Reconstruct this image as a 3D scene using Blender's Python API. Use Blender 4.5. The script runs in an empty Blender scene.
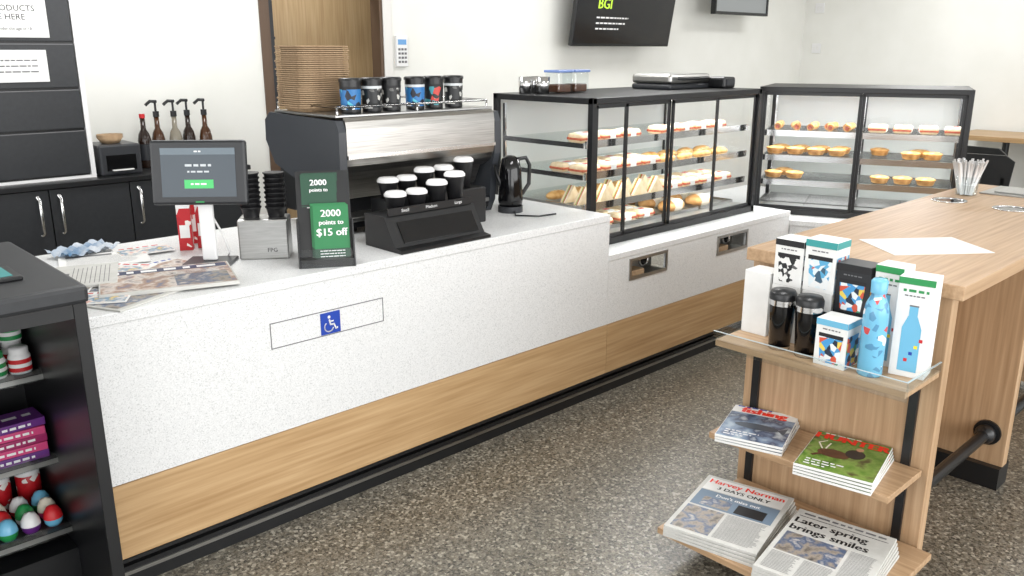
import bpy,bmesh,math,random
from mathutils import Matrix,Vector
random.seed(7)
sc=bpy.context.scene
COL=sc.collection
sc.view_settings.view_transform='Standard'
R=math.radians
# ---------------------------------------------------------------- materials
def L(c):
    c=c/255.0
    return c/12.92 if c<=0.04045 else ((c+0.055)/1.055)**2.4
def S(r,g,b): return (L(r),L(g),L(b),1.0)
MATS={}
def pm(name,col,rough=.5,metal=0.0,emit=0,spec=None):
    if name in MATS: return MATS[name]
    m=bpy.data.materials.new(name); m.use_nodes=True
    b=m.node_tree.nodes['Principled BSDF']
    b.inputs['Base Color'].default_value=S(*col)
    b.inputs['Roughness'].default_value=rough
    b.inputs['Metallic'].default_value=metal
    if spec is not None: b.inputs['Specular IOR Level'].default_value=spec
    if emit:
        b.inputs['Emission Color'].default_value=S(*col); b.inputs['Emission Strength'].default_value=emit
    MATS[name]=m
    return m
def noisy(name,cols,scale=10,stretch=(1,1,1),rough=.5,metal=0,detail=4,pos=None,kind='noise',bump=0,distort=0.0):
    m=pm(name,(128,128,128),rough,metal)
    nt=m.node_tree; b=nt.nodes['Principled BSDF']
    tc=nt.nodes.new('ShaderNodeTexCoord'); mp=nt.nodes.new('ShaderNodeMapping')
    mp.inputs['Scale'].default_value=stretch
    nt.links.new(tc.outputs['Object'],mp.inputs['Vector'])
    if kind=='noise':
        t=nt.nodes.new('ShaderNodeTexNoise'); t.inputs['Detail'].default_value=detail
        t.inputs['Distortion'].default_value=distort
        out=t.outputs['Fac']
    else:
        t=nt.nodes.new('ShaderNodeTexVoronoi')
        sp=nt.nodes.new('ShaderNodeSeparateColor')
        nt.links.new(t.outputs['Color'],sp.inputs['Color']); out=sp.outputs['Red']
    t.inputs['Scale'].default_value=scale
    nt.links.new(mp.outputs['Vector'],t.inputs['Vector'])
    r=nt.nodes.new('ShaderNodeValToRGB')
    n=len(cols)
    if pos is None:
        pos=[.3+.4*i/(n-1) for i in range(n)] if kind=='noise' else [i/n for i in range(n)]
    if kind!='noise': r.color_ramp.interpolation='CONSTANT'
    e=r.color_ramp.elements
    while len(e)<n: e.new(.5)
    for i in range(n):
        e[i].position=pos[i]; e[i].color=S(*cols[i])
    nt.links.new(out,r.inputs['Fac']); nt.links.new(r.outputs['Color'],b.inputs['Base Color'])
    if bump:
        bp=nt.nodes.new('ShaderNodeBump'); bp.inputs['Strength'].default_value=bump; bp.inputs['Distance'].default_value=.003
        nt.links.new(out,bp.inputs['Height']); nt.links.new(bp.outputs['Normal'],b.inputs['Normal'])
    return m
def wood(name,axis,cols=((162,129,89),(178,146,105),(192,161,121))):
    st=[30,30,30]; st[axis]=1.1
    return noisy(name,cols,2.2,tuple(st),.42,detail=8,pos=[.3,.5,.7],distort=.15)
wood_x=wood('oak_laminate_x',0); wood_z=wood('oak_laminate_z',2); wood_y=wood('oak_laminate_y',1)
bw_c=((160,129,97),(176,145,112),(190,160,127))
bench_x=wood('bench_oak_x',0,bw_c); bench_z=wood('bench_oak_z',2,bw_c); bench_y=wood('bench_oak_y',1,bw_c)
ply=wood('plywood',2,((176,146,108),(190,162,122),(200,174,136)))
def floor_mat():
    m=pm('polished_aggregate_concrete',(128,120,105),.28)
    nt=m.node_tree; b=nt.nodes['Principled BSDF']
    tc=nt.nodes.new('ShaderNodeTexCoord')
    def vor(scale,cols):
        t=nt.nodes.new('ShaderNodeTexVoronoi'); t.inputs['Scale'].default_value=scale
        nt.links.new(tc.outputs['Object'],t.inputs['Vector'])
        sp=nt.nodes.new('ShaderNodeSeparateColor'); nt.links.new(t.outputs['Color'],sp.inputs['Color'])
        r=nt.nodes.new('ShaderNodeValToRGB'); r.color_ramp.interpolation='CONSTANT'
        e=r.color_ramp.elements
        while len(e)<len(cols): e.new(.5)
        for i,c in enumerate(cols): e[i].position=i/len(cols); e[i].color=S(*c)
        nt.links.new(sp.outputs['Red'],r.inputs['Fac'])
        return r.outputs['Color']
    a=vor(105,[(130,126,115),(74,71,64),(116,111,100),(182,177,163),(42,40,37),(128,121,107),(96,90,79),(120,115,104),(86,81,69)])
    c=vor(210,[(128,124,114),(62,60,55),(166,161,149),(110,105,95),(82,76,65)])
    mx=nt.nodes.new('ShaderNodeMix'); mx.data_type='RGBA'; mx.inputs[0].default_value=.36
    nt.links.new(a,mx.inputs[6]); nt.links.new(c,mx.inputs[7])
    n=nt.nodes.new('ShaderNodeTexNoise'); n.inputs['Scale'].default_value=1.1; n.inputs['Detail'].default_value=5
    nt.links.new(tc.outputs['Object'],n.inputs['Vector'])
    r2=nt.nodes.new('ShaderNodeValToRGB'); r2.color_ramp.elements[0].position=.3; r2.color_ramp.elements[0].color=(.84,.82,.78,1); r2.color_ramp.elements[1].position=.7; r2.color_ramp.elements[1].color=(1,1,1,1)
    nt.links.new(n.outputs['Fac'],r2.inputs['Fac'])
    m2=nt.nodes.new('ShaderNodeMix'); m2.data_type='RGBA'; m2.blend_type='MULTIPLY'; m2.inputs[0].default_value=1
    nt.links.new(mx.outputs[2],m2.inputs[6]); nt.links.new(r2.outputs['Color'],m2.inputs[7])
    nt.links.new(m2.outputs[2],b.inputs['Base Color'])
    return m
m_floor=floor_mat()
terr=noisy('white_speckled_laminate',((188,190,190),(210,211,211),(217,218,218),(223,224,224)),360,rough=.35,kind='vor',pos=[0,.07,.4,.7])
wallm=noisy('painted_wall',((226,226,220),(231,231,226)),3,rough=.25)
ceilm=noisy('ceiling_paint',((236,236,234),(240,240,238)),3,rough=.8)
black=pm('black_satin',(22,23,25),.35); blackg=pm('black_gloss',(12,12,14),.08)
dgrey=pm('dark_grey_plastic',(48,50,54),.35); dgrey2=noisy('charcoal_melamine',((38,40,43),(43,45,48)),40,rough=.45)
steel=noisy('brushed_steel',((156,155,152),(174,173,170)),8,(1,60,60),rough=.32,metal=1)
steelv=noisy('stainless_sheet',((170,170,168),(187,187,185)),8,(2,30,30),rough=.32,metal=1)
machsteel=noisy('machine_brushed_steel',((158,156,152),(176,174,170),(190,188,184)),6,(1,40,40),rough=.28,metal=1)
chrome=pm('chrome',(210,210,210),.15,1)
white=pm('white_plastic',(228,228,228),.4); paper=noisy('paper_white',((222,222,220),(230,230,228)),20,rough=.7)
newsp=noisy('newsprint',((190,190,185),(202,201,197)),30,rough=.8)
ink=pm('ink_black',(25,25,28),.6); inkg=pm('ink_grey',(110,110,112),.7); red=pm('red',(196,30,38),.45); green=pm('green',(38,140,76),.45)
tred=pm('title_red',(232,44,24),.5)
blue=pm('sign_blue',(20,60,160),.45); yellow=pm('yellow',(240,215,50),.5); lime=pm('lime',(175,215,60),.5,emit=.5)
kraft=noisy('moulded_kraft_pulp',((150,124,95),(172,146,115)),40,rough=.85,bump=.3)
crust=noisy('baked_crust',((170,112,56),(204,150,86),(220,172,110)),25,rough=.5)
crust2=noisy('golden_pastry',((190,132,66),(216,168,100),(230,190,130)),30,rough=.45)
breadm=noisy('bread_white',((214,188,146),(230,212,180)),30,rough=.7)
choc=noisy('chocolate_slice',((70,40,26),(96,60,40)),30,rough=.4)
purple=pm('purple_pack',(96,40,120),.35); pink=pm('pink_pack',(195,60,115),.35); teal=pm('teal_pack',(60,150,150),.35)
skyb=pm('light_blue_enamel',(110,178,210),.25)
cream=pm('cream',(232,224,206),.6)
meat=noisy('filling_red',((170,60,45),(205,120,80)),60,rough=.5); lettuce=noisy('filling_green',((90,140,50),(130,170,80)),60,rough=.5)
def glassm(name,tint=(.985,.99,.99),base=.025,amp=.35):
    m=bpy.data.materials.new(name); m.use_nodes=True; nt=m.node_tree
    for n in list(nt.nodes): nt.nodes.remove(n)
    o=nt.nodes.new('ShaderNodeOutputMaterial'); mx=nt.nodes.new('ShaderNodeMixShader')
    t=nt.nodes.new('ShaderNodeBsdfTransparent'); t.inputs[0].default_value=(*tint,1)
    g=nt.nodes.new('ShaderNodeBsdfGlossy'); g.inputs['Roughness'].default_value=.03
    f=nt.nodes.new('ShaderNodeLayerWeight'); f.inputs[0].default_value=.5
    p=nt.nodes.new('ShaderNodeMath'); p.operation='POWER'; p.inputs[1].default_value=4
    q=nt.nodes.new('ShaderNodeMath'); q.operation='MULTIPLY_ADD'; q.inputs[1].default_value=amp; q.inputs[2].default_value=base
    nt.links.new(f.outputs['Facing'],p.inputs[0]); nt.links.new(p.outputs[0],q.inputs[0]); nt.links.new(q.outputs[0],mx.inputs[0])
    nt.links.new(t.outputs[0],mx.inputs[1]); nt.links.new(g.outputs[0],mx.inputs[2]); nt.links.new(mx.outputs[0],o.inputs[0])
    return m
glass=glassm('clear_glass'); shelfglass=glassm('shelf_glass',(.93,.96,.95)); acryl=glassm('clear_acrylic',(.94,.965,.97),.06)
frost=pm('pale_back_panel',(212,214,212),.3)
K=(24,26,28)
pat1=noisy('cup_print_one',(K,(50,120,190),(215,220,225),K,(190,160,60)),34,rough=.4,kind='vor',pos=[0,.45,.68,.8,.95])
pat2=noisy('cup_print_two',(K,(190,190,186),(90,90,88),K),60,rough=.4,kind='vor',pos=[0,.5,.68,.8])
pat3=noisy('cup_print_three',(K,(60,140,150),(190,60,50),K,(210,212,205)),34,rough=.4,kind='vor',pos=[0,.4,.6,.7,.9])
pat4=noisy('cup_print_four',((216,226,230),(90,165,205),(226,228,228),(190,90,80),(60,90,110)),60,rough=.4,kind='vor',pos=[0,.35,.7,.88,.94])
pat5=noisy('cup_print_five',((226,226,224),(32,34,36),(226,226,224),(90,90,90)),80,rough=.4,kind='vor',pos=[0,.35,.65,.9])
pat6=noisy('cup_print_six',((70,150,205),(226,200,90),(60,140,100),(225,230,232),(205,84,60),(28,40,60)),55,rough=.4,kind='vor',pos=[0,.38,.52,.66,.82,.92])
pat7=noisy('cup_print_seven',((40,110,170),(235,238,240),(24,30,44),(90,180,200),(230,120,60)),42,rough=.4,kind='vor',pos=[0,.4,.55,.75,.92])
patred=noisy('red_print',((180,28,36),(225,220,215),(170,20,32)),60,rough=.4,kind='vor',pos=[0,.7,.85])
photo1=noisy('cover_photo_grass',((50,84,28),(88,126,44),(120,146,70),(70,66,36)),22,rough=.3,detail=8)
photo2=noisy('cover_photo_sea',((176,190,200),(120,140,165),(50,66,96),(200,208,212)),16,rough=.3,detail=7)
photo3=noisy('page_photo',((80,76,74),(150,140,128),(70,90,120),(196,188,178)),26,rough=.4,detail=7)
photo4=noisy('catalogue_photo',((56,76,120),(150,110,80),(205,195,188),(80,56,60)),22,rough=.3,detail=6)
photo5=noisy('leaflet_photo',((190,70,60),(230,220,210),(60,120,160),(225,190,90)),26,rough=.3,detail=5)
screen=pm('screen_dark',(14,17,22),.12)
# ---------------------------------------------------------------- mesh builder
TC={}
def tmesh(s,size,align,kind='t',font=None):
    k=(s,align)
    if k not in TC:
        cu=bpy.data.curves.new('t','FONT'); cu.body=s; cu.align_x=align; cu.align_y='CENTER'; cu.size=1; cu.resolution_u=2
        ob=bpy.data.objects.new('t',cu); COL.objects.link(ob)
        me=bpy.data.meshes.new_from_object(ob)
        TC[k]=([v.co.copy() for v in me.vertices],[tuple(p.vertices) for p in me.polygons])
        bpy.data.objects.remove(ob); bpy.data.curves.remove(cu); bpy.data.meshes.remove(me)
    v,f=TC[k]
    return [c*size for c in v],f
class MB:
    def __init__(s): s.v=[];s.f=[];s.mi=[];s.sm=[];s.mats=[]
    def add(s,vs,fs,mat,smooth=False,M=None):
        if mat not in s.mats: s.mats.append(mat)
        i=s.mats.index(mat); o=len(s.v)
        for c in vs:
            c=Vector(c)
            if M is not None: c=M@c
            s.v.append(c)
        for f in fs: s.f.append(tuple(a+o for a in f)); s.mi.append(i); s.sm.append(smooth)
        return s
    def box(s,x0,y0,z0,x1,y1,z1,mat,b=0,M=None,seg=2):
        if b<=0:
            v=[(x0,y0,z0),(x1,y0,z0),(x1,y1,z0),(x0,y1,z0),(x0,y0,z1),(x1,y0,z1),(x1,y1,z1),(x0,y1,z1)]
            f=[(0,3,2,1),(4,5,6,7),(0,1,5,4),(1,2,6,5),(2,3,7,6),(3,0,4,7)]
            return s.add(v,f,mat,False,M)
        bm=bmesh.new(); bmesh.ops.create_cube(bm,size=1)
        for w in bm.verts: w.co=Vector((x0+(w.co.x+.5)*(x1-x0),y0+(w.co.y+.5)*(y1-y0),z0+(w.co.z+.5)*(z1-z0)))
        bmesh.ops.bevel(bm,geom=bm.edges[:],offset=b,segments=seg,affect='EDGES',profile=.5)
        s.bm(bm,mat,False,M); return s
    def bm(s,bm,mat,smooth=True,M=None):
        bm.verts.index_update()
        s.add([w.co.copy() for w in bm.verts],[tuple(w.index for w in f.verts) for f in bm.faces],mat,smooth,M); bm.free()
    def lathe(s,prof,mat,loc=(0,0,0),seg=24,M=None,smooth=True):
        v=[];f=[]
        n=len(prof)
        for (r,z) in prof:
            r=max(r,1e-5)
            for k in range(seg):
                a=2*math.pi*k/seg; v.append((loc[0]+r*math.cos(a),loc[1]+r*math.sin(a),loc[2]+z))
        for i in range(n-1):
            for k in range(seg):
                k2=(k+1)%seg
                f.append((i*seg+k,i*seg+k2,(i+1)*seg+k2,(i+1)*seg+k))
        return s.add(v,f,mat,smooth,M)
    def cyl(s,x,y,z0,z1,r,mat,seg=20,M=None,r2=None):
        r2=r if r2 is None else r2
        s.lathe([(0,z0),(r,z0)],mat,(x,y,0),seg,M,False)
        s.lathe([(r,z0),(r2,z1)],mat,(x,y,0),seg,M,True)
        return s.lathe([(r2,z1),(0,z1)],mat,(x,y,0),seg,M,False)
    def prism(s,poly,a,b,mat,axis='X',M=None,smooth=False):
        def P(p,t):
            return (t,p[0],p[1]) if axis=='X' else ((p[0],t,p[1]) if axis=='Y' else (p[0],p[1],t))
        n=len(poly)
        v=[P(p,a) for p in poly]+[P(p,b) for p in poly]
        s.add(v,[tuple(range(n)),tuple(reversed(range(n,2*n)))],mat,False,M)
        return s.add(v,[(i,(i+1)%n,n+(i+1)%n,n+i) for i in range(n)],mat,smooth,M)
    def quad(s,x0,y0,x1,y1,z,mat,M=None):
        return s.add([(x0,y0,z),(x1,y0,z),(x1,y1,z),(x0,y1,z)],[(0,1,2,3)],mat,False,M)
    def text(s,t,size,mat,x=0,y=0,z=0,M=None,align='CENTER',rz=0,sx=1,bold=0):
        v,f=tmesh(t,size,align)
        T=Matrix.Translation((x,y,z))@Matrix.Rotation(rz,4,'Z')@Matrix.Diagonal((sx,1,1,1))
        if M is not None: T=M@T
        s.add(v,f,mat,False,T)
        for k in range(bold):
            d=size*.03*(k+1)
            s.add(v,f,mat,False,T@Matrix.Translation((d,0,.00003*(k+1)))); s.add(v,f,mat,False,T@Matrix.Translation((-d,0,.00005*(k+1))))
        return s
    def stroke(s,pts,w,z,mat,M=None):
        for a,b in zip(pts,pts[1:]):
            d=Vector((b[0]-a[0],b[1]-a[1])); 
            if d.length<1e-7: continue
            d.normalize(); n=Vector((-d.y,d.x))*w/2; e=d*w*.3
            s.add([(a[0]-e.x+n.x,a[1]-e.y+n.y,z),(a[0]-e.x-n.x,a[1]-e.y-n.y,z),(b[0]+e.x-n.x,b[1]+e.y-n.y,z),(b[0]+e.x+n.x,b[1]+e.y+n.y,z)],[(0,1,2,3)],mat,False,M)
        return s
    def tube(s,pts,r,mat,M=None,seg=8):
        pts=[Vector(p) for p in pts]; v=[];f=[]
        n=len(pts); up=None
        for i,p in enumerate(pts):
            d=(pts[min(i+1,n-1)]-pts[max(i-1,0)]).normalized()
            if up is None:
                up=Vector((0,0,1)) if abs(d.z)<.9 else Vector((1,0,0))
            a=d.cross(up).normalized(); up=a.cross(d).normalized()
            for k in range(seg):
                t=2*math.pi*k/seg; v.append(p+a*math.cos(t)*r+up*math.sin(t)*r)
        for i in range(n-1):
            for k in range(seg):
                k2=(k+1)%seg; f.append((i*seg+k,i*seg+k2,(i+1)*seg+k2,(i+1)*seg+k))
        f.append(tuple(range(seg))); f.append(tuple(reversed(range((n-1)*seg,n*seg))))
        return s.add(v,f,mat,True,M)
    def greek(s,x0,x1,y,h,z,mat,M=None,word=.02):
        x=x0
        while x<x1-.2*word:
            w=word*random.uniform(.4,1.3); e=min(x+w,x1)
            s.quad(x,y-h/2,e,y+h/2,z,mat,M); x=e+h*.8
        return s
    def mesh(s,name):
        me=bpy.data.meshes.new(name); me.from_pydata([tuple(c) for c in s.v],[],s.f)
        for m in s.mats: me.materials.append(m)
        me.polygons.foreach_set('material_index',s.mi); me.polygons.foreach_set('use_smooth',s.sm)
        me.update()
        return me
FX=Matrix.Rotation(R(90),4,'X')
FMX=Matrix.Rotation(R(-90),4,'Z')@FX
def TR(x,y,z): return Matrix.Translation((x,y,z))
def RZ(d): return Matrix.Rotation(R(d),4,'Z')
def meta(o,label,cat,group=None,kind=None):
    o['label']=label; o['category']=cat
    if group: o['group']=group
    if kind: o['kind']=kind
    return o
def thing(name,loc,label,cat,rz=0,group=None):
    e=bpy.data.objects.new(name,None); e.empty_display_size=.1; COL.objects.link(e); e.location=loc; e.rotation_euler=(0,0,R(rz))
    return meta(e,label,cat,group)
def part(mb,name,parent,world=False,label=None,loc=None):
    if world:
        off=Vector(parent.location)
        if parent.parent is not None: off=off+parent.parent.location
        mb.v=[c-off for c in mb.v]
    o=bpy.data.objects.new(name,mb.mesh(name)); COL.objects.link(o); o.parent=parent
    if loc: o.location=loc
    if label: o['label']=label
    return o
def solo(mb,name,loc,label,cat,rz=0,group=None,world=False):
    me=mb if isinstance(mb,bpy.types.Mesh) else None
    if me is None:
        if world: mb.v=[c-Vector(loc) for c in mb.v]
        me=mb.mesh(name)
    o=bpy.data.objects.new(name,me); COL.objects.link(o); o.location=loc; o.rotation_euler=(0,0,R(rz))
    return meta(o,label,cat,group)
def struct(mb,name):
    o=bpy.data.objects.new(name,mb.mesh(name)); COL.objects.link(o); o['kind']='structure'; return o
def dup(root,loc,rz=None,label=None):
    def rec(o,par):
        n=o.copy(); COL.objects.link(n)
        if par is not None: n.parent=par
        for c in o.children: rec(c,n)
        return n
    n=rec(root,None); n.location=loc
    if rz is not None: n.rotation_euler=(0,0,R(rz))
    if label: n['label']=label
    return n
# ---------------------------------------------------------------- structure
YW=5.7; XW=10.6; ZC=3.1
m=MB().box(-4,-4,-.1,XW+.2,8.2,0,m_floor); struct(m,'floor')
m=MB().box(-4,-4,ZC,XW+.2,8.2,ZC+.1,ceilm); struct(m,'ceiling')
DL,DR=3.03,4.03
m=MB().box(-4,YW,0,DL,YW+.12,ZC,wallm).box(DL,YW,2.1,DR,YW+.12,ZC,wallm).box(DR,YW,0,XW,YW+.12,ZC,wallm); struct(m,'wall_back')
m=MB().box(XW,-4,0,XW+.12,YW+.12,ZC,wallm); struct(m,'wall_right')
m=MB().box(-4,7.2,0,XW,7.3,ZC,pm('storeroom_wall',(150,140,125),.8)); struct(m,'wall_storeroom')
m=MB()
wt=pm('white_trim',(222,220,216),.4); bt=pm('brown_frame',(92,72,56),.5)
m.box(DR-.01,YW-.012,0,DR+.07,YW+.0,2.16,wt,.003).box(DL-.05,YW-.012,0,DL+.01,YW+.0,2.16,bt,.003).box(DL-.05,YW-.012,2.1,DR+.07,YW+.0,2.18,wt)
m.box(DR-.035,YW,0,DR,YW+.12,2.1,bt).box(DL,YW,0,DL+.03,YW+.12,2.1,bt)
struct(m,'trim_1')
m=MB().box(2.6,YW-.012,0,DL-.05,YW,.09,wt).box(DR+.07,YW-.012,0,XW,YW,.09,wt); struct(m,'baseboard_back')
m=MB().box(XW-.012,-4,0,XW,YW-.012,.09,wt); struct(m,'baseboard_right')
e=thing('storeroom_cupboard',(3.45,6.4,0),'tall plywood cupboard with panel doors standing in the storeroom','cupboard')
part(MB().box(3.44,6.4,.05,4.40,7.1,2.3,ply,.004),'body',e,True)
part(MB().box(3.45,6.38,.1,4.38,6.4,2.25,ply,.003),'door',e,True)
part(MB().box(3.44,6.42,0,4.40,7.1,.05,black),'plinth',e,True)
e=thing('storage_rack',(2.9,6.6,0),'grey metal storage rack with white boxes in the storeroom','rack')
for x in (2.7,3.40):
    for y in (6.32,6.75): part(MB().box(x-.015,y-.015,0,x+.015,y+.015,2.2,dgrey),'post',e,True)
for z in (.4,.9,1.35,1.75): part(MB().box(2.68,6.3,z,3.42,6.77,z+.02,dgrey),'shelf',e,True)
bx=MB().box(-.12,-.15,0,.12,.15,.22,paper,.004).box(-.12,-.151,.09,.12,-.15,.13,inkg).mesh('storage_box')
for i,(x,z) in enumerate([(2.92,1.371),(3.22,1.371),(3.22,.921),(2.92,1.771),(3.22,1.771)]):
    solo(bx,'storage_box',(x,6.5,z),'white cardboard storage box on the metal rack','box',0,'boxes on the storeroom rack')
# ---------------------------------------------------------------- counters
YC=2.55
e=thing('service_counter',(0.7,YC,0),'long white speckled counter with oak lower panel and black kickboard','counter')
part(MB().box(.70,YC-.004,.885,3.06,3.5,.92,terr,.003),'worktop',e,True)
part(MB().box(.70,YC,.372,3.06,YC+.02,.885,terr).box(.70,YC+.02,.1,.72,3.48,.885,terr).box(3.04,YC+.02,.1,3.06,3.48,.885,terr),'front_panel',e,True)
part(MB().box(.70,YC-.003,.118,3.06,YC+.02,.370,wood_x),'lower_panel',e,True,'oak laminate lower panel')
part(MB().box(.70,YC+.06,.0,3.06,3.4,.118,black),'kickboard',e,True)
part(MB().box(.70,YC-.005,.104,3.06,YC+.03,.116,black).box(.70,YC+.02,.0,3.06,YC+.06,.075,black).box(.70,YC+.015,.045,3.06,YC+.02,.058,steel),'trim_strip',e,True)
m=MB()
x0,x1,z0,z1=1.285,1.75,.682,.775
for a in ((x0,z0,x1,z0+.003),(x0,z1-.003,x1,z1),(x0,z0,x0+.003,z1),(x1-.003,z0,x1,z1)):
    m.box(a[0],YC-.0015,a[1],a[2],YC,a[3],inkg)
part(m,'flap_outline',e,True)
m=MB(); M=TR(1.520,YC-.003,.727)@FX; h=.04
m.box(-h,-h,-.003,h,h,0,blue,0,M)
m.stroke([(-.005,.012),(-.001,-.006),(.013,-.006),(.02,-.024),(.027,-.022)],.006,.0006,white,M)
m.stroke([(-.003,.006),(.011,.006)],.005,.0006,white,M)
m.stroke([(-.008+.018*math.cos(R(a)),-.013+.018*math.sin(R(a))) for a in range(130,345,15)],.0045,.0006,white,M)
m.add([(-.006+.0058*math.cos(R(a)),.023+.0058*math.sin(R(a)),.0006) for a in range(0,360,30)],[tuple(range(12))],white,False,M)
part(m,'accessibility_sign',e,True,'blue square sign with white wheelchair symbol')
XD=4.775
e=thing('display_counter',(3.06,YC,0),'lower white speckled counter with oak panel carrying the glass food cabinet','counter')
part(MB().box(3.061,YC-.004,.69,XD,3.5,.72,terr,.003),'worktop',e,True)
m=MB(); cuts=[(3.22,3.53),(3.99,4.30)]
px=3.061
for a,b in cuts+[(XD,XD)]:
    m.box(px,YC,.372,a,YC+.02,.69,terr)
    if b>a: m.box(a,YC,.372,b,YC+.02,.565,terr).box(a,YC,.675,b,YC+.02,.69,terr)
    px=b
part(m,'front_panel',e,True)
part(MB().box(3.063,YC-.003,.118,XD,YC+.02,.370,wood_x),'lower_panel',e,True,'oak laminate lower panel')
part(MB().box(3.061,YC+.06,.0,XD,3.4,.118,black),'kickboard',e,True)
part(MB().box(3.061,YC-.005,.104,XD,YC+.03,.116,black).box(3.061,YC+.02,.0,XD,YC+.06,.075,black).box(3.061,YC+.015,.045,XD,YC+.02,.058,steel),'trim_strip',e,True)
for a,b in cuts:
    m=MB().box(a,YC-.006,.565,b,YC,.582,steel).box(a,YC-.006,.66,b,YC,.675,steel).box(a,YC-.006,.582,a+.014,YC,.66,steel).box(b-.014,YC-.006,.582,b,YC,.66,steel)
    m.box(a,YC+.1,.57,b,YC+.104,.67,steelv).box(a+.002,YC,.567,b-.002,YC+.1,.571,steelv).box(a+.002,YC,.67,b-.002,YC+.1,.674,steelv)
    M=TR((a+b)/2+.08,YC+.098,.622)@FX
    m.lathe([(.032,0),(.040,0),(.040,.01),(.032,.01),(.032,0)],chrome,M=M); m.lathe([(0,.002),(.032,.002)],blackg,M=M)
    m.box(a+.02,YC+.02,.572,a+.15,YC+.09,.6,kraft,.003)
    part(m,'bag_dispenser',e,True,'stainless recessed bag holder')
def inset(poly,d):
    cx=sum(p[0] for p in poly)/len(poly); cy=sum(p[1] for p in poly)/len(poly)
    return [(p[0]+(cx-p[0])*d,p[1]+(cy-p[1])*d) for p in poly]
e=thing('corner_counter',(4.9,2.4,0),'white speckled corner counter supporting the angled glass cabinet','counter')
CP=[(4.778,3.5),(4.778,2.546),(5.13,1.66),(5.86,1.95),(5.86,3.5)]
part(MB().prism(CP,.63,.66,terr,'Z'),'worktop',e,True)
part(MB().prism(inset(CP,.02),.372,.63,terr,'Z'),'front_panel',e,True)
part(MB().prism(inset(CP,.018),.118,.370,wood_y,'Z'),'lower_panel',e,True,'oak laminate lower panel')
part(MB().prism(inset(CP,.08),0,.118,black,'Z'),'kickboard',e,True)
# ---------------------------------------------------------------- display cabinets
def cabinet(root,W,D,H,shelves,posts):
    t=.028
    m=MB()
    for x in (0,W-t):
        m.box(x,0,0,x+t,t,H,black); m.box(x,D-t,0,x+t,D,H,black)
    m.box(0,0,H-.03,W,D,H,black,.003); m.box(0,0,0,W,D,.035,black)
    part(m,'frame',root)
    part(MB().box(t,t+.02,.035,W-t,D-t-.01,.045,steelv),'deck',root,label='stainless deck')
    part(MB().add([(.007,t,.035),(.007,D-t,.035),(.007,D-t,H-.03),(.007,t,H-.03)],[(0,1,2,3)],glass),'side_glass',root)
    part(MB().add([(W-.007,t,.035),(W-.007,D-t,.035),(W-.007,D-t,H-.03),(W-.007,t,H-.03)],[(0,1,2,3)],glass),'side_glass',root)
    m=MB().box(t,D-.016,.035,W-t,D-.010,H-.03,frost)
    m.box(W*.5-.015,D-.02,.035,W*.5+.015,D-.008,H-.03,dgrey)
    part(m,'back_door',root)
    for i in range(len(posts)-1):
        a,b=posts[i],posts[i+1]; y=.004 if i%2==0 else .016
        d=MB().box(a,y,.04,a+.018,y+.01,H-.035,black).box(b-.018,y,.04,b,y+.01,H-.035,black).box(a,y,.036,b,y+.01,.055,black).box(a,y,H-.05,b,y+.01,H-.03,black)
        dd=part(d,'sliding_door',root)
        part(MB().add([(a+.018,y+.005,.055),(b-.018,y+.005,.055),(b-.018,y+.005,H-.05),(a+.018,y+.005,H-.05)],[(0,1,2,3)],glass),'pane',dd)
    for z in shelves:
        m=MB().box(t,.07,z,W-t,D-.06,z+.006,shelfglass).box(t,.06,z-.014,W-t,.07,z+.022,chrome).box(.014,.07,z-.012,.022,D-.06,z+.012,chrome)
        part(m,'shelf',root,label='glass shelf with chrome price strip')
    for x in (t,W/2-.006,W-t-.012): part(MB().box(x,D-.06,.045,x+.012,D-.045,H-.05,chrome),'shelf_support',root)
    part(MB().box(t,.03,H-.04,W-t,.05,H-.031,pm('led_strip',(255,250,240),.5,emit=4)),'light_strip',root)
C1=(3.09,2.70,.72)
e=thing('food_display_cabinet',C1,'black-framed glass food cabinet with sandwiches and baked goods','display cabinet')
cabinet(e,1.51,.70,.73,(.19,.345,.50),(.028,.27,.64,1.07,1.482))
C2=(4.86,2.87,.66); A2=-68; W2=1.19
T2=Matrix.Translation(C2)@RZ(A2)
e=thing('food_display_cabinet',C2,'black-framed glass cabinet with pies on tiered shelves','display cabinet',rz=A2)
cabinet(e,W2,.62,.79,(.19,.345,.50),(.028,.60,1.162))
def area(name,loc,sx,sy,power,rot=(0,0,0),col=(1,1,1)):
    l=bpy.data.lights.new(name,'AREA'); l.shape='RECTANGLE'; l.size=sx; l.size_y=sy; l.energy=power; l.color=col
    o=bpy.data.objects.new(name,l); COL.objects.link(o); o.location=loc; o.rotation_euler=rot; return o
for z,p in ((1.405,6),(1.205,2.2),(1.05,2.2),(.895,2.2)): area('cabinet_lamp',(3.85,2.81,z),1.35,.03,p)
for z,p in ((.745,7),(.48,2.5),(.325,2.5),(.17,2.5)):
    area('cabinet_lamp',T2@Vector((W2/2,.11,z)),1.05,.03,p,(0,0,R(A2)))
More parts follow.
